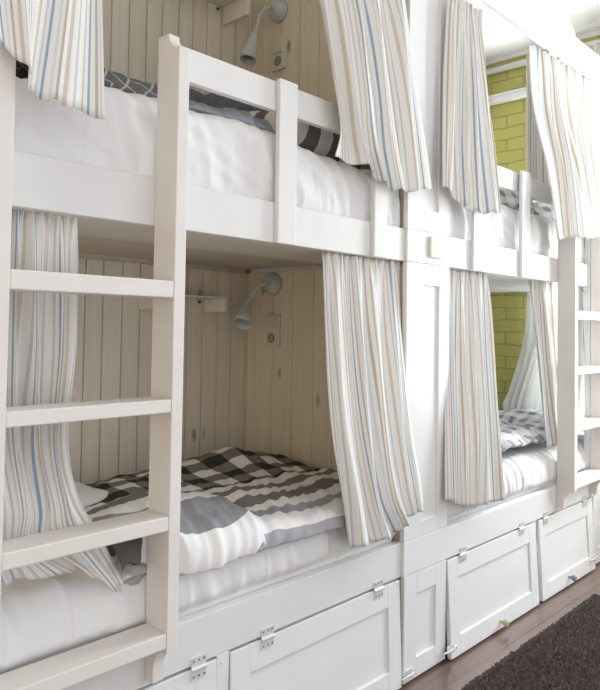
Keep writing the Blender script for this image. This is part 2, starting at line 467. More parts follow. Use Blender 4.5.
b = B(); box(b, 2.21, PX1 - .003, PR + .02, DB - .003, .0, CZ - .003); P('column_carcass', b, M['white2'], sc_, bevel=.002)
pl = bx(2.321, 2.408, PR - .012, PR - .0002, 1.624, 1.709); P('wooden_plaque', pl, M['plaque'], sc_, bevel=.008, segs=4)['label'] = 'small rounded light wood plaque on the white board'
b = B(); cx, cz = 2.20, .045
box(b, cx - .006, cx + .045, PR - .003, PR, cz - .015, cz + .015)
tube(b, [(cx - .035, PR - .008, cz - .006), (cx, PR - .014, cz), (cx + .04, PR - .014, cz)], .0035, 8, 10)
tube(b, [(cx + .03 + .014 * math.cos(a), PR - .013, cz + .014 * math.sin(a)) for a in np.linspace(0, 2 * PI, 15)], .003, 8)
P('hook_latch', b, M['hinge'], sc_, bevel=.0005)

# ---- right bunk
XE = 3.985
br = thing('bunk_bed', 'white painted double bunk bed at the far end against the green brick wall', 'bunk bed', (3.3, .4, 0), 'built-in bunk beds')
P('upper_bed_board', bx(PX0 + .0005, XR - .002, PR, .02, UB0, UB1), M['white2'], br, bevel=.003)
P('lower_bed_board', bx(PX0 + .0005, XR - .002, PR, .02, LB0, LB1), M['white2'], br, bevel=.003)
P('guard_rail', bx(PX1 + .001, XE, .001, .026, GR0, GR1), M['white2'], br, bevel=.003)
for x0, x1 in ((2.644, 2.717), (3.098, 3.183)):
    P('guard_post', bx(x0, x1, -.030, PR - .0003, UB0 - .002, GR1 + .006), M['white2'], br, bevel=.003)
o = base_planks(PX1, XR - .021, br, 'upper_bed_base'); o.location -= br.location; o.data.materials[0] = M['white2']; o.data.materials[1] = M['white2']
P('lower_bed_base', bx(PX1, XR - .002, .021, DB - .002, .44, .47), M['pine_x'], br, bevel=.002)
for a, c in ((3.302, 3.332), (4.028, 4.05)): P('cabinet_stile', bx(a, c, .0, .02, 0, LB0), M['white2'], br, bevel=.002)
b = shaker(4.052, XR - .003, .012, LB0 - .002, PR + .002, .085, .075, .08, .085); P('cabinet_panel', b, M['white2'], br, bevel=.002)
b = B(); box(b, XE + .004, XR - .003, PR + .001, .02, LB1, UB0); box(b, XE + .004, XR - .003, PR + .001, .02, UB1, 2.944)
P('end_pillar', b, M['white2'], br, bevel=.002)
D(2.486, 3.298, (2.603, 3.144), br, math.radians(3.4), y=PR, knob=(2.90, .042, M['knob_y'], 'cream ceramic knob'), latch=(2.475, .058))
D(3.338, 4.022, (3.409, 3.911), br, math.radians(3.4), y=PR, knob=(3.655, .052, M['knob_b'], 'blue grey ceramic knob'), latch=(3.99, .075))

# ---- fascia boxing over both bunks
b = prism(B(), [(.05, 2.785), (XE, 2.785), (XR - .003, 2.785), (XR - .003, 2.946), (3.715, 2.946), (3.700, 2.972), (3.62, 3.015), (3.54, 3.055), (3.46, 3.12), (3.40, CZ - .002), (3.10, CZ - .002), (3.02, 2.946), (.05, 2.946)], 1, -.034, -.0125)  # unseen top edge on the left kept low so daylight reaches the upper bunk
tag(link('canopy_fascia', b, M['white2'], bevel=.002), 'long white fascia board along the top of both bunk beds', 'fascia board')

# ------------------------------------------------------------------ ladders
def ladder():
    t = thing('bunk_ladder', 'white wooden ladder with flat rungs in the left foreground', 'ladder', (.83, -.05, 0), 'bunk ladders')
    yf, yb, R_ = -.0937, -.0006, .055
    prof = [(yb, .43), (yb, 2.096), (yf + .046, 2.096)]
    prof += [(yf + .046 * math.cos(a), 2.094 - .043 * math.sin(a)) for a in np.linspace(0, PI / 2, 8)]
    prof += [(yf, .524)]
    prof += [(yf + R_ * math.sin(a), .524 - R_ * (1 - math.cos(a))) for a in np.linspace(0, PI / 2, 8)][1:] + [(yf + R_ + .002, .43)]
    for x0, x1 in ((.5925, .6265), (1.043, 1.077)):
        P('ladder_rail', prism(B(), prof, 0, x0, x1), M['ladder'], t, bevel=.0025)
    for z0, z1 in ((.5364, .5742), (.8264, .8627), (1.1205, 1.1539), (1.4085, 1.4512)):
        P('rung', bx(.6267, 1.0428, yf + .001, -.004, z0, z1), M['ladder'], t, bevel=.003)
    return t
lad = ladder()
dup(lad, (.83 + 2.949, -.05 + PR - .0005, 0), 'white wooden ladder partly cut by the right picture edge beside the far bunk')

# ------------------------------------------------------------------ bedding
def post_clear(x, y):
    """cloth is pressed back where a ladder rail stands in front of the mattress"""
    for c in (.61, 1.06, 3.558, 4.009):
        d = max(0, abs(x - c) - .026) / .06
        lim = .004 - .09 * min(1, d) ** 1.5
        y = max(y, lim - (.0 if c < 2 else .014))
    return y
def mattress(label, x0, x1, y0, y1, z0, z1, seed, wr=.006, bulge=0.0, lean=None):
    t = thing('mattress', label, 'mattress', ((x0 + x1) / 2, (y0 + y1) / 2, z0), 'mattresses in white sheets')
    r = .055; NX, NS = 420, 110
    # section from the bottom back, over the top, down the front
    sec = [(y1, z0), (y1, z1 - r)] + [(y1 - r + r * math.cos(a), z1 - r + r * math.sin(a)) for a in np.linspace(0, PI / 2, 6)][1:]
    sec += [(y0 + r - r * math.sin(a), z1 - r + r * math.cos(a)) for a in np.linspace(0, PI / 2, 8)] + [(y0, z0)]
    S = np.array(sec); L = np.r_[0, np.cumsum(np.linalg.norm(np.diff(S, axis=0), axis=1))]
    s = np.linspace(0, L[-1], NS); yy = np.interp(s, L, S[:, 0]); zz = np.interp(s, L, S[:, 1])
    G = np.zeros((NX, NS, 3))
    for i in range(NX):
        x = x0 + (x1 - x0) * i / (NX - 1)
        ex = min(1, min(i, NX - 1 - i) / 8)
        for j in range(NS):
            y, z = yy[j], zz[j]
            front = max(0, 1 - (y - y0) / .10)
            k = (z - z0) / (z1 - z0)
            n1 = nz(x * 3.1, z * 2.0 + y * 3, seed) * .012
            n2 = nz(x * 21 + z * 5, z * 3.0 + y * 5, seed + 5)
            n3 = abs(nz(x * 9 - z * 9, z * 6 + y * 4, seed + 9))
            dg = x * .9 + z * 1.5
            n4 = 1 - 2.4 * abs(nz(dg * 7, (z - x * .3) * 1.6, seed + 13))
            n5 = 1 - 2.4 * abs(nz(x * 13 + .5 * z, z * 2.2 + y * 3, seed + 17))
            w = wr * (n2 * .55 + (.35 - n3) * .5 + (.55 * max(0, n4) ** 2.5 if z1 > 1.2 else .25 * max(0, n4) ** 2.5) + (.5 if z1 < 1.2 else .2) * max(0, n5) ** 2.5)
            sb = min(1, max(0, (z - z0 - .062) / .05)); sb = sb * sb * (3 - 2 * sb)
            if y < y0 + .2:
                y2 = y - sb * front * (bulge * math.sin(PI * min(1, max(0, k))) + (n1 + w) * min(1, (1.05 - k * .3)))
                y2 -= front * .0
            else: y2 = y
            z2 = z + (n1 + w * .8) * max(0, (k - .5) * 2)
            if lean: z2 += lean(x, y) * max(0, k)
            G[i, j] = (x, post_clear(x, y2), z2)
        if ex < 1:
            c = np.array([x, (y0 + y1) / 2, (z0 + z1) / 2]); f = .95 + .05 * math.sqrt(1 - (1 - ex) ** 2)
            G[i] = c + (G[i] - c) * [1, f, f]
    b = grid_mesh(B(), G)
    b.verts.ensure_lookup_table()
    for i in (0, NX - 1): b.faces.new([b.verts[i * NS + j] for j in range(NS)])
    o = P('sheet', b, M['sheet'], t); return t
mattress('white sheeted mattress in the lower left bunk, behind the near ladder', .25, 2.182, .034, .885, .475, .705, 1, .014, .024)
mattress('white sheeted mattress in the upper left bunk behind the guard rail', .25, 2.186, .034, .885, 1.640, 1.962, 2, .015, .010,
         lambda x, y: -.055 * max(0, min(1, (.98 - x) / .35)) - .035 * max(0, min(1, (x - 1.45) / .5)))
mattress('white sheeted mattress in the lower far bunk by the green wall', 2.50, 4.38, .030, .885, .475, .715, 3, .018, .034)
mattress('white sheeted mattress in the upper far bunk behind the guard rail', 2.50, 4.36, .034, .885, 1.640, 1.945, 4, .018, .008)

def duvet(name, label, mat, xs, path, hump, seed, cat='duvet', group='bed covers', amp=.016, thick=.018, edge=None, span=None):
    """xs: x range; path: (y,z) from back to front hem; hump(x,s) lifts the cloth; s = 0 back .. 1 front hem"""
    NX, NS = 150, 120
    Q = np.array(path, float); L = np.r_[0, np.cumsum(np.linalg.norm(np.diff(Q, axis=0), axis=1))]
    C = cr(path, 400); LC = np.r_[0, np.cumsum(np.linalg.norm(np.diff(C, axis=0), axis=1))]
    s = np.linspace(0, LC[-1], NS); yy = np.interp(s, LC, C[:, 0]); zz = np.interp(s, LC, C[:, 1])
    ty = np.gradient(yy, s); tz = np.gradient(zz, s)
    G = np.zeros((NX, NS, 3)); UV = np.zeros((NX, NS, 2))
    for i in range(NX):
        u = i / (NX - 1); x = xs[0] + (xs[1] - xs[0]) * u
        if span:
            k = span(u); yy = np.interp(s * k, LC, C[:, 0]); zz = np.interp(s * k, LC, C[:, 1])
            ty = np.gradient(yy, s); tz = np.gradient(zz, s)
        for j in range(NS):
            v = j / (NS - 1)
            ny, nzz = -tz[j], ty[j]
            if nzz < 0 or (abs(nzz) < .2 and ny > 0): ny, nzz = -ny, -nzz
            h = hump(x, v)
            e = min(1, min(u, 1 - u) / .03, v / .03)
            w = nz(x * 4.2, s[j] * 4.2, seed) * 1.0 + nz(x * 10, s[j] * 9, seed + 3) * .55 + (0.3 - abs(nz(x * 12 + s[j] * 6, s[j] * 7, seed + 7))) * .7
            w += .45 * nz(x * 34 + s[j] * 9, s[j] * 7, seed + 21) * (.4 + v)
            off = h + amp * w
            dx = edge(u, v) if edge else 0
            G[i, j] = (x + dx + .012 * nz(s[j] * 6, u * 3, seed + 11), yy[j] + ny * off, zz[j] + nzz * off - (1 - e) * .02)
            G[i, j, 1] = post_clear(G[i, j, 0], G[i, j, 1])
            UV[i, j] = (x, s[j])
    b = grid_mesh(B(), G, UV)
    o = link(name, b, mat, None, solid=thick)
    return tag(o, label, cat, group)

# lower left duvet: buffalo check, rumpled ridge at the back, fold hanging over the front edge near the ladder
def g2(x, a, w): return math.exp(-((x - a) / w) ** 2)
def hump_low(x, v):
    return .012 + .075 * g2(x, 1.86, .26) * g2(v, .24, .16) + .03 * g2(x, 1.35, .25) * g2(v, .30, .2) - .05 * min(1, max(0, (1.47 - x) / .08)) * min(1, max(0, (v - .66) / .12)) + .02 * math.sin(PI * min(1, v))
duvet('duvet', 'crumpled black grey and white checked duvet on the lower left bunk', M['check'], (1.06, 2.15),
      [(.86, .715), (.70, .735), (.45, .74), (.20, .738), (.065, .735), (.012, .728), (-.012, .705), (-.018, .676)], hump_low, 21,
      edge=lambda u, v: -.10 * (1 - u) * v)
duvet('blanket_fold', 'thick grey and white turned-back duvet end hanging over the lower left mattress edge', M['band'], (.985, 1.43),
      [(.36, .745), (.27, .79), (.14, .80), (.05, .785), (-.010, .755), (-.034, .718), (-.034, .685), (-.02, .672)], lambda x, v: .010 + .018 * g2(x, 1.2, .15) + .006 * math.sin(x * 42 + v * 6) * v * v + .012 * abs(math.sin(v * 9.4)) * v, 31, amp=.014, thick=.02,
      edge=lambda u, v: -.03 * (1 - u) * v - .05 * u * (1 - v), span=lambda u: .83 + .17 * min(1, max(0, (u - .05) / .35)) - .10 * max(0, (u - .75) / .25))
# upper left covers
def hump_up(x, v): return .03 + .06 * g2(v, .62, .22) + .012 * math.sin(x * 9)
duvet('duvet', 'dark grey duvet with thin pale lines heaped on the upper left bunk', M['lined'], (.55, 1.165),
      [(.80, 1.95), (.5, 1.965), (.32, 1.97), (.18, 1.985), (.11, 1.945)], lambda x, v: .02 + .055 * g2(v, .72, .25), 41, amp=.012)
duvet('blanket', 'rumpled blue grey blanket showing under the guard rail of the upper left bunk', M['greycloth'], (1.17, 1.60),
      [(.36, 1.95), (.28, 1.985), (.20, 2.005), (.12, 1.995), (.075, 1.97), (.08, 1.95)], lambda x, v: .012 + .010 * math.sin(x * 17 + v * 3), 51, amp=.016)
duvet('blanket', 'dark slate blanket behind the blue grey one on the upper left bunk', M['greydark'], (1.46, 1.90),
      [(.84, 1.96), (.72, 2.13), (.58, 2.20), (.46, 2.18), (.40, 1.98)], lambda x, v: .02 + .02 * math.sin(x * 11), 61, amp=.016)
def pillow(name, label, mat, c, size, rot, seed, group='pillows'):
    NU, NV = 48, 48; G = np.zeros((NU, NV, 3)); 
    b = B(); lay = b.loops.layers.uv.verify()
    def pt(u, v, sgn):
        ex = (1 - abs(u) ** 2.6); ey = (1 - abs(v) ** 2.6); h = max(0, ex * ey) ** .42
        q = Vector((u * size[0] / 2 * (1 - .05 * (1 - abs(v))*abs(u)), v * size[1] / 2, sgn * size[2] / 2 * h * (1 + .25 * nz(u * 2.2, v * 2.2, seed + sgn))))
        return q
    for sgn in (1, -1):
        V = [[b.verts.new(pt(-1 + 2 * i / (NU - 1), -1 + 2 * j / (NV - 1), sgn)) for j in range(NV)] for i in range(NU)]
        for i in range(NU - 1):
            for j in range(NV - 1):
                f = b.faces.new((V[i][j], V[i + 1][j], V[i + 1][j + 1], V[i][j + 1])); f.smooth = True
                for lp, (p, q) in zip(f.loops, ((i, j), (i + 1, j), (i + 1, j + 1), (i, j + 1))): lp[lay].uv = (p / NU * size[0], q / NV * size[1])
    bmesh.ops.remove_doubles(b, verts=b.verts, dist=.0004)
    o = link(name, b, mat); o.location = c; o.rotation_euler = rot
    return tag(o, label, 'pillow', group)
pillow('pillow', 'black and white checked pillow on the upper left bunk, left of the curtain', M['check_up'], (1.905, .35, 2.05), (.48, .46, .22), (.12, .05, .1), 3)
pillow('pillow', 'white pillow corner beside the curtain at the back of the lower left bunk', M['sheet'], (.98, .62, .76), (.56, .42, .13), (.05, 0, .15), 4)
# far bunk covers
duvet('duvet', 'pale grey checked duvet heaped on the lower far bunk', M['check_pale'], (3.0, 4.30),
      [(.84, .74), (.6, .78), (.40, .80), (.24, .80), (.12, .785), (.06, .745)], lambda x, v: .02 + .025 * math.sin(x * 8 + 1) * v, 71, amp=.030)
duvet('duvet', 'grey and white patterned duvet in a heap on the upper far bunk', M['check_pale'], (2.95, 4.25),
      [(.80, 1.96), (.5, 2.04), (.28, 2.07), (.14, 2.03), (.09, 1.95)], lambda x, v: .02 + .02 * math.sin(x * 10), 81, amp=.022)

# ------------------------------------------------------------------ curtains
def curtain(label, rows, nf, amp, wid, seed, mat=None, extra=None, pinch=.010, NU=190, NV=70, name='bunk_curtain', group='striped bunk curtains', u0=0.0, sharp=.35, low=1.0):
    """rows: [(v, [points])...] from the rod (v=0) to the hem (v=1); folds run down the cloth"""
    vs = [r[0] for r in rows]; R = [cr(r[1], NU) for r in rows]
    A = np.stack(R); out = np.zeros((NU, NV, 3))
    vv = np.linspace(0, 1, NV)
    # smooth interpolation between rows
    m = np.zeros_like(A)
    for k in range(len(vs)):
        a, c = max(0, k - 1), min(len(vs) - 1, k + 1); m[k] = (A[c] - A[a]) / (vs[c] - vs[a])
    for j, v in enumerate(vv):
        k = min(max(np.searchsorted(vs, v, 'right') - 1, 0), len(vs) - 2); h = vs[k + 1] - vs[k]; t = (v - vs[k]) / h
        out[:, j] = (2 * t ** 3 - 3 * t ** 2 + 1) * A[k] + (t ** 3 - 2 * t ** 2 + t) * h * m[k] + (-2 * t ** 3 + 3 * t ** 2) * A[k + 1] + (t ** 3 - t ** 2) * h * m[k + 1]
    UV = np.zeros((NU, NV, 2))
    for j, v in enumerate(vv):
        tan = np.gradient(out[:, j], axis=0)
        for i in range(NU):
            u = i / (NU - 1)
            T = Vector(tan[i]).normalized() if np.linalg.norm(tan[i]) > 1e-9 else Vector((1, 0, 0))
            N = T.cross(Vector((0, 0, 1)));  N = N.normalized() if N.length > .1 else Vector((0, -1, 0))
            ph = 2 * PI * nf * (u + .10 * nz(u * 3.0, v * .9, seed)) + seed
            a = amp * (.55 + .45 * min(1, v * 2.5)) * (1 - (1 - low) * max(0, min(1, (v - .6) / .3))) * (1 + .6 * nz(u * 4, v * 1.5, seed + 2))
            f = math.sin(ph) + .26 * math.sin(2.1 * ph + 1.3 + 2.2 * v + seed) + .08 * math.sin(3.7 * ph + v * 3)
            g = math.exp(-v * 16)
            f2 = pinch * g * math.sin(2 * PI * nf * 2.6 * u + seed)
            p = Vector(out[i, j]) + N * (a * f * (1 - .5 * g) + f2) + T * (a * sharp * math.cos(ph) * (1 - g) * min(1, u / .08, (1 - u) / .08))
            p.z += .004 * math.sin(ph * 2) * v
            out[i, j] = p; UV[i, j] = (u0 + u * wid, v)
    b = grid_mesh(B(), out, UV)
    if extra:
        for e in extra: e(b)
    o = link(name, b, mat or M['stripe'], None, solid=.0022)
    return tag(o, label, 'curtain', group)

# A: upper left, pulled out over the ladder
curtain('striped curtain top left, its hem draped over the near ladder post',
        [(0, [(.36, -.05, 2.80), (.60, -.05, 2.80), (.86, -.05, 2.80)]),
         (.55, [(0.439, -0.120, 2.230), (0.581, -0.140, 2.295), (0.795, -0.120, 2.416)]),
         (.80, [(0.444, -0.120, 2.059), (0.547, -0.140, 2.075), (0.660, -0.140, 2.101), (0.799, -0.130, 2.137)]),
         (1, [(0.447, -0.120, 1.945), (0.504, -0.140, 1.924), (0.572, -0.140, 1.903), (0.629, -0.135, 1.864), (0.641, -0.130, 1.822), (0.707, -0.130, 1.812), (0.816, -0.130, 1.804)])],
        3.6, .007, .54, 1.7, u0=.06)
# B: lower left behind the near ladder
curtain('striped curtain behind the near ladder, its corner lying on the lower mattress',
        [(0, [(0.639, 0.050, 1.600), (0.732, 0.050, 1.606), (0.856, 0.050, 1.608)]),
         (.4, [(0.644, 0.060, 1.277), (0.734, 0.060, 1.276), (0.863, 0.060, 1.287)]),
         (.62, [(0.650, 0.060, 1.075), (0.737, 0.060, 1.066), (0.848, 0.060, 1.054)]),
         (.80, [(0.650, 0.050, 0.921), (0.732, 0.050, 0.902), (0.801, 0.050, 0.899), (0.878, 0.050, 0.910)]),
         (.90, [(0.652, 0.050, 0.844), (0.735, 0.050, 0.822), (0.805, 0.030, 0.823), (0.930, 0.040, 0.819)]),
         (1, [(0.651, 0.040, 0.759), (0.739, 0.040, 0.748), (0.846, 0.030, 0.740), (0.871, 0.010, 0.751), (0.939, -0.025, 0.686), (0.976, -0.010, 0.696)])],
        4.2, .022, .43, 4.1, u0=.02, low=.35)
# C: upper middle, over the guard rail
curtain('striped curtain hanging over the guard rail of the upper left bunk, left of the column',
        [(0, [(1.521, -0.050, 2.639), (1.739, -0.050, 2.670), (2.042, -0.050, 2.691)]),
         (.30, [(1.606, -0.050, 2.385), (1.828, -0.055, 2.464), (2.108, -0.050, 2.547)]),
         (.62, [(1.679, -0.050, 2.147), (1.895, -0.060, 2.169), (2.193, -0.055, 2.210)]),
         (.86, [(1.723, -0.050, 1.992), (1.934, -0.060, 1.984), (2.237, -0.060, 2.027)]),
         (1, [(1.700, -0.050, 1.902), (1.874, -0.055, 1.893), (1.989, -0.065, 1.844), (2.113, -0.065, 1.849), (2.275, -0.060, 1.887)])],
        4.2, .018, .64, 2.3, u0=.11)
# D: lower middle
curtain('striped curtain of the lower left bunk hanging beside the column over the mattress edge',
        [(0, [(1.748, 0.035, 1.597), (1.949, 0.035, 1.597), (2.210, 0.035, 1.600)]),
         (.30, [(1.758, 0.020, 1.299), (1.946, 0.000, 1.292), (2.192, 0.000, 1.291)]),
         (.62, [(1.737, -0.035, 1.005), (1.939, -0.050, 0.970), (2.185, -0.050, 0.964)]),
         (.86, [(1.766, -0.062, 0.760), (1.980, -0.066, 0.741), (2.249, -0.050, 0.769)]),
         (1, [(1.790, -0.062, 0.612), (1.909, -0.066, 0.608), (2.083, -0.050, 0.606), (2.164, -0.055, 0.650), (2.264, -0.055, 0.665)])],
        4.4, .016, .62, 3.2, u0=.15)
# E: far bunk, upper left
curtain('striped curtain at the left of the upper far bunk, right of the column',
        [(0, [(2.401, -0.050, 2.696), (2.526, -0.050, 2.704), (2.652, -0.050, 2.710)]),
         (.4, [(2.384, -0.050, 2.361), (2.531, -0.055, 2.380), (2.718, -0.050, 2.423)]),
         (.75, [(2.359, -0.055, 2.060), (2.535, -0.060, 2.087), (2.785, -0.055, 2.128)]),
         (1, [(2.354, -0.055, 1.908), (2.444, -0.060, 1.873), (2.547, -0.065, 1.838), (2.699, -0.065, 1.845), (2.844, -0.060, 1.870)])],
        4.0, .018, .52, 5.3, u0=.07)
# F: far bunk, lower left
curtain('striped curtain at the left of the lower far bunk, right of the column',
        [(0, [(2.528, 0.030, 1.596), (2.692, 0.030, 1.599), (2.870, 0.030, 1.603)]),
         (.4, [(2.478, 0.000, 1.216), (2.646, -0.010, 1.205), (2.839, -0.010, 1.200)]),
         (.75, [(2.435, -0.035, 0.898), (2.615, -0.045, 0.872), (2.843, -0.040, 0.856)]),
         (1, [(2.422, -0.045, 0.663), (2.538, -0.050, 0.621), (2.678, -0.050, 0.600), (2.884, -0.045, 0.586)])],
        4.2, .016, .60, 6.4, u0=.12)
# G: far bunk, upper right; its inner edge hangs straight down behind the guard rail
def inner(b):
    rows = [[(3.36, .075, 2.78), (3.47, .085, 2.78), (3.60, .075, 2.78)], [(3.37, .075, 2.3), (3.48, .085, 2.3), (3.64, .075, 2.3)], [(3.37, .075, 2.03), (3.49, .085, 2.03), (3.66, .075, 2.03)]]
    G = np.stack([cr(r, 40) for r in rows], 1); G = np.stack([cr(G[i], 20) for i in range(40)])
    UV = np.zeros((40, 20, 2))
    for i in range(40):
        G[i, :, 1] += .012 * math.sin(i * .55); UV[i, :, 0] = i * .009 + .03
    grid_mesh(b, G, UV)
curtain('striped curtain at the right of the upper far bunk, its hem over the far ladder',
        [(0, [(3.180, -0.008, 2.752), (3.570, -0.008, 2.778), (3.955, -0.008, 2.793)]),
         (.30, [(3.170, -0.035, 2.437), (3.511, -0.050, 2.482), (3.902, -0.040, 2.532)]),
         (.65, [(3.231, -0.080, 2.124), (3.532, -0.100, 2.165), (3.859, -0.090, 2.224)]),
         (1, [(3.245, -0.125, 1.781), (3.436, -0.130, 1.816), (3.671, -0.130, 1.836), (3.944, -0.125, 1.887)])],
        5.0, .014, .58, 7.2, u0=.17, extra=[inner])
# H: far bunk, lower right
curtain('striped curtain behind the far ladder in the lower far bunk, gathered at its hem',
        [(0, [(3.330, 0.050, 1.600), (3.655, 0.050, 1.604), (4.058, 0.050, 1.598)]),
         (.4, [(3.404, 0.045, 1.271), (3.686, 0.045, 1.269), (4.048, 0.045, 1.267)]),
         (.8, [(3.470, 0.030, 0.894), (3.707, 0.030, 0.891), (3.983, 0.030, 0.886)]),
         (1, [(3.474, 0.010, 0.732), (3.674, 0.010, 0.762), (3.919, 0.010, 0.781)])],
        4.5, .016, .60, 8.2, u0=.05)
# sheer at the window behind the lower far bunk
curtain('white sheer voile curtain at the window behind the lower far bunk',
        [(0, [(4.400, 0.555, 1.685), (4.400, 0.437, 1.661), (4.400, 0.240, 1.635)]),
         (.35, [(4.400, 0.587, 1.283), (4.400, 0.435, 1.319), (4.400, 0.270, 1.322)]),
         (.7, [(4.390, 0.680, 0.942), (4.400, 0.536, 0.952), (4.400, 0.301, 0.969)]),
         (.86, [(4.380, 0.718, 0.838), (4.390, 0.565, 0.804), (4.400, 0.320, 0.827)]),
         (1, [(4.380, 0.674, 0.734), (4.390, 0.543, 0.687), (4.400, 0.332, 0.710)])],
        5.0, .012, .6, 9.1, mat=M['sheer'], name='voile_curtain', group='window curtains')
# striped curtain at the window beyond the fascia
curtain('striped window curtain on the far wall in the top right corner, beyond the fascia',
        [(0, [(4.37, .22, 3.15), (4.37, -.1, 3.15), (4.37, -.40, 3.15)]), (1, [(4.38, .20, 1.0), (4.38, -.1, 1.0), (4.38, -.40, 1.0)])],
        8.0, .02, 1.3, 9.9, name='window_curtain', group='window curtains')
# rod of the upper far bunk with hooks between the gathers
rd = thing('curtain_rod', 'thin steel curtain rod under the fascia of the upper far bunk', 'curtain rod', (3.2, 0, 2.77))
P('rod', tube(B(), [(PX1 + .002, .016, 2.812), (XE + .002, .016, 2.812)], .006, 10), M['steel'], rd)
for x in (3.46, 3.60): P('rod_clip', bx(x - .010, x + .010, .004, .02, 2.776, 2.806), M['steel'], rd, bevel=.001)

# ------------------------------------------------------------------ wall lamps, sockets, shelves
def lamp(label, bc, arm, s0, s1, r1):
    t = thing('wall_lamp', label, 'lamp', bc, 'reading lamps on the bunk end wall')
    R_ = .051
    P('lamp_base', lathe(B(), [(0, 0), (R_, 0), (R_, .006), (R_ * .97, .018), (R_ * .82, .034), (R_ * .55, .046), (R_ * .22, .052), (0, .053)], bc, (-1, 0, 0), 28), M['lamp'], t, smooth=True)
    P('gooseneck', tube(B(), arm, .0065, 10, 26), M['lamp'], t, smooth=True)
    s0 = Vector(s0); s1 = Vector(s1); d = s1 - s0; L = d.length
    sh = P('lamp_shade', lathe(B(), [(.0, -.004), (.013, -.003), (.0145, 0), (.0155, L * .22), (.019, L * .27), (r1 * .72, L * .48), (r1 * .93, L * .78), (r1, L), (r1 - .003, L), (r1 * .90, L * .78), (r1 * .68, L * .48), (.012, L * .30), (0, L * .29)], s0, d, 28), M['lamp'], t, smooth=True)
    bu = lathe(B(), [(0, L * .30), (.010, L * .32), (.018, L * .5), (.020, L * .62), (.014, L * .76), (0, L * .80)], s0, d, 20)
    q = link('bulb', bu, M['bulb'], sh, smooth=True)
    rb = B()
    for k in range(4):
        lathe(rb, [(.0135, L * (.02 + .05 * k)), (.0172, L * (.03 + .05 * k)), (.0172, L * (.045 + .05 * k)), (.0135, L * (.055 + .05 * k))], s0, d, 20)
    link('shade_ribs', rb, M['lamp'], sh, smooth=True)
    return t
lamp('grey gooseneck wall lamp in the lower left bunk, above the lower socket', (2.189, .722, 1.536),
     [(2.142, .722, 1.536), (2.100, 0.681, 1.534), (2.065, 0.707, 1.506), (2.050, 0.728, 1.462), (2.048, 0.729, 1.449)], (2.050, 0.728, 1.458), (1.972, 0.690, 1.351), .039)
lamp('grey gooseneck wall lamp in the upper left bunk, left of the upper socket', (2.189, .713, 2.784),
     [(2.140, .713, 2.784), (2.090, 0.682, 2.762), (2.060, 0.701, 2.730), (2.050, 0.715, 2.673), (2.050, 0.727, 2.636)], (2.050, 0.721, 2.656), (2.000, 0.714, 2.505), .036)
def socket(label, y0, y1, z0, z1):
    t = thing('wall_socket', label, 'socket', (2.19, (y0 + y1) / 2, z0), 'switch and socket plates')
    zm = (z0 + z1) / 2; yc = (y0 + y1) / 2
    P('cover_frame', bx(2.178, 2.1905, y0, y1, z0, z1), M['plastic'], t, bevel=.003)
    P('switch_rocker', bx(2.173, 2.180, y0 + .013, y1 - .013, zm + .006, z1 - .012), M['plastic'], t, bevel=.003)
    s = P('socket_face', bx(2.175, 2.180, y0 + .013, y1 - .013, z0 + .012, zm - .006), M['plastic'], t, bevel=.002)
    q = (z0 + .012 + zm - .006) / 2
    b = lathe(B(), [(.0195, .001), (.021, .0015), (.0195, .002), (.0185, .0), (.0, .0)], (2.175, yc, q), (-1, 0, 0), 24)
    w = link('socket_well', b, M['dark'], s); 
    b = B(); 
    lathe(b, [(.0165, 0), (.0165, .0012), (0, .0012)], (2.175, yc, q), (-1, 0, 0), 24)
    w2 = link('socket_insert', b, plain('socket insert', (.40, .36, .29), .5), s)
    b = B()
    for dy in (-.008, .008): lathe(b, [(.003, .0012), (.003, .0018), (0, .0018)], (2.175, yc + dy, q), (-1, 0, 0), 10)
    link('socket_hole', b, M['dark'], s)
    return t
socket('cream light switch and socket plate on the lower bunk end wall', .672, .764, 1.252, 1.396)
socket('cream light switch and socket plate on the upper bunk end wall', .662, .750, 2.512, 2.655)
def shelf(label, x0, x1, z0, z1, yf, mat):
    t = thing('wall_shelf', label, 'shelf', ((x0 + x1) / 2, DB, z0), 'small shelves on the back wall')
    P('shelf_board', bx(x0 - .018, x1 + .018, yf, DB - .0005, z1, z1 + .006), mat, t, bevel=.002)
    for a in (x0 - .017, x1):
        s = P('shelf_side', bx(a, a + .017, yf, DB - .0005, z0, z1 - .0003), mat, t, bevel=.002)
    b = lathe(B(), [(.006, 0), (.006, .012), (.004, .015), (0, .016)], (x1 - .03, DB - .001, z1 - .016), (0, -1, 0), 12)
    P('shelf_peg', b, M['dark'], t)
    return t
shelf('small pale wooden shelf on the back wall of the lower left bunk', 1.61, 1.931, 1.403, 1.461, .762, M['shelfw'])
shelf('pale wooden shelf on the upper bunk back wall, cut by the top picture edge', 1.50, 2.003, 2.715, 2.795, .731, M['shelfw'])
# pipe and rail on the far wall
t = thing('wall_pipe', 'thin white pipe across the green brick wall just below the ceiling', 'pipe', (4.43, .6, 3.17))
P('pipe', tube(B(), [(4.415, DB - .002, 3.172), (4.415, -1.7, 3.172)], .022, 14), M['white2'], t, smooth=True)
t = thing('wall_rail', 'white boxed rail with round end cap on the green brick wall', 'rail', (4.43, .6, 2.97))
P('rail_board', bx(4.40, 4.449, .30, DB - .003, 2.938, 2.998), M['white2'], t, bevel=.004)
P('end_cap', lathe(B(), [(.019, 0), (.019, .006), (.010, .012), (0, .012)], (4.3995, .835, 2.968), (-1, 0, 0), 20), M['steel'], t)
P('rail_lip', bx(4.394, 4.3995, .30, .815, 2.975, 2.981), M['steel'], t)

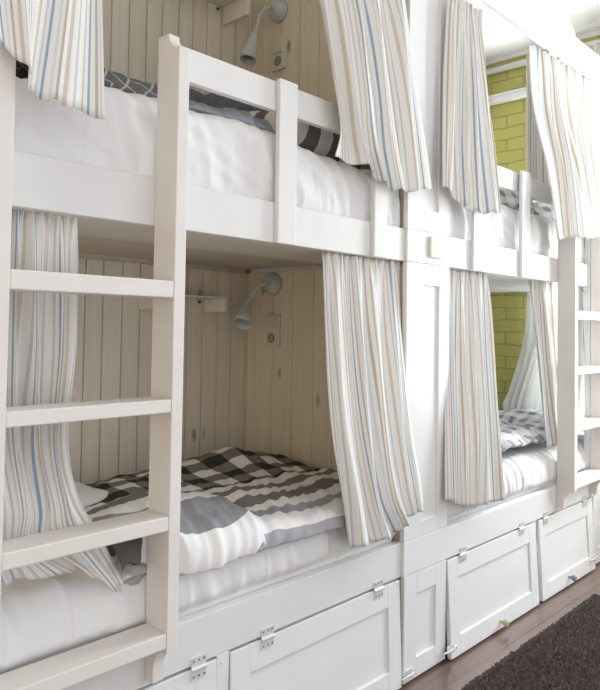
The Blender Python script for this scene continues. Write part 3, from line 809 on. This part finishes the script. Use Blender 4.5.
# ------------------------------------------------------------------ rug
rg = thing('shag_rug', 'dark brown shaggy rug on the floor at lower right', 'rug', (2.6, -.8, 0))
RX0, RX1, RY0, RY1 = .9, 3.615, -1.45, -.205
b = B(); G = np.zeros((90, 50, 3))
def rim(x, y):
    return min(1, max(0, min(x - RX0, RX1 - x, y - RY0, RY1 - y) / .03))
for i in range(90):
    for j in range(50):
        x = RX0 + (RX1 - RX0) * i / 89; y = RY0 + (RY1 - RY0) * j / 49
        G[i, j] = (x, y, .004 + .012 * math.sqrt(rim(x, y)) + .003 * nz(x * 7, y * 7))
grid_mesh(b, G); P('rug_base', b, M['rug'], rg)
rs = np.random.RandomState(5); N = 60000
px = RX0 + .9 + (RX1 - RX0 - .9) * rs.rand(N); py = RY1 - .85 * rs.rand(N) ** 1.25
cornr = (px > RX1 - .06) & (py > RY1 - .06) & (((px - RX1 + .06) ** 2 + (py - RY1 + .06) ** 2) > .0036)
px, py = px[~cornr], py[~cornr]; N = len(px)
an = rs.rand(N) * 2 * PI; ln = .012 + .012 * rs.rand(N); hh = .014 + .012 * rs.rand(N); wd = .0018 + .0016 * rs.rand(N)
V = np.zeros((N, 4, 3)); dx, dy = np.cos(an), np.sin(an)
V[:, 0] = np.stack([px - dy * wd, py + dx * wd, np.full(N, .010)], 1); V[:, 1] = np.stack([px + dy * wd, py - dx * wd, np.full(N, .010)], 1)
V[:, 2] = np.stack([px + dx * ln * .5 + dy * wd * .8, py + dy * ln * .5 - dx * wd * .8, .010 + hh], 1)
V[:, 3] = np.stack([px + dx * ln, py + dy * ln, .010 + hh * .75], 1)
me = bpy.data.meshes.new('pile'); Fc = np.arange(N * 4).reshape(N, 4)
me.from_pydata(V.reshape(-1, 3).tolist(), [], [(f[0], f[1], f[2], f[3]) for f in Fc.tolist()]); me.materials.append(M['rug'])
o = bpy.data.objects.new('pile', me); COL.objects.link(o); o.parent = rg; o.location = -rg.location; o['kind'] = 'stuff'

# ------------------------------------------------------------------ light
w = bpy.data.worlds.new('daylight'); SC.world = w; w.use_nodes = True; nt = w.node_tree
bg = nt.nodes['Background']; tc = nt.nodes.new('ShaderNodeTexCoord')
dp = nt.nodes.new('ShaderNodeVectorMath'); dp.operation = 'DOT_PRODUCT'; dp.inputs[1].default_value = Vector((.85, -.45, .28)).normalized()
nt.links.new(tc.outputs['Generated'], dp.inputs[0])
mr = nt.nodes.new('ShaderNodeMapRange'); mr.inputs[1].default_value = -1; mr.inputs[2].default_value = 1; nt.links.new(dp.outputs['Value'], mr.inputs[0])
rp = nt.nodes.new('ShaderNodeValToRGB'); nt.links.new(mr.outputs[0], rp.inputs[0])
e = rp.color_ramp.elements; e[0].position = .28; e[0].color = (.72, .635, .51, 1); e[1].position = .85; e[1].color = (.905, .96, 1.05, 1)
nt.links.new(rp.outputs[0], bg.inputs[0]); bg.inputs[1].default_value = 1.5
def area(name, loc, rot, sx, sy, power, col):
    l = bpy.data.lights.new(name, 'AREA'); l.shape = 'RECTANGLE'; l.size = sx; l.size_y = sy; l.energy = power; l.color = col
    o = bpy.data.objects.new(name, l); COL.objects.link(o); o.location = loc; o.rotation_euler = rot; return o
area('window_daylight', (XR + .16, (WY0 + WY1) / 2, (WZ0 + WZ1) / 2), (0, PI / 2, 0), WZ1 - WZ0, WY1 - WY0, 225, (.88, .95, 1))

SC.view_settings.view_transform = 'Standard'; SC.view_settings.look = 'None'
SC.view_settings.exposure = -0.06; SC.view_settings.gamma = 1.0; SC.view_settings.use_curve_mapping = False
SC.cycles.use_denoising = True
SC.cycles.max_bounces = 8; SC.cycles.diffuse_bounces = 5; SC.cycles.transparent_max_bounces = 8
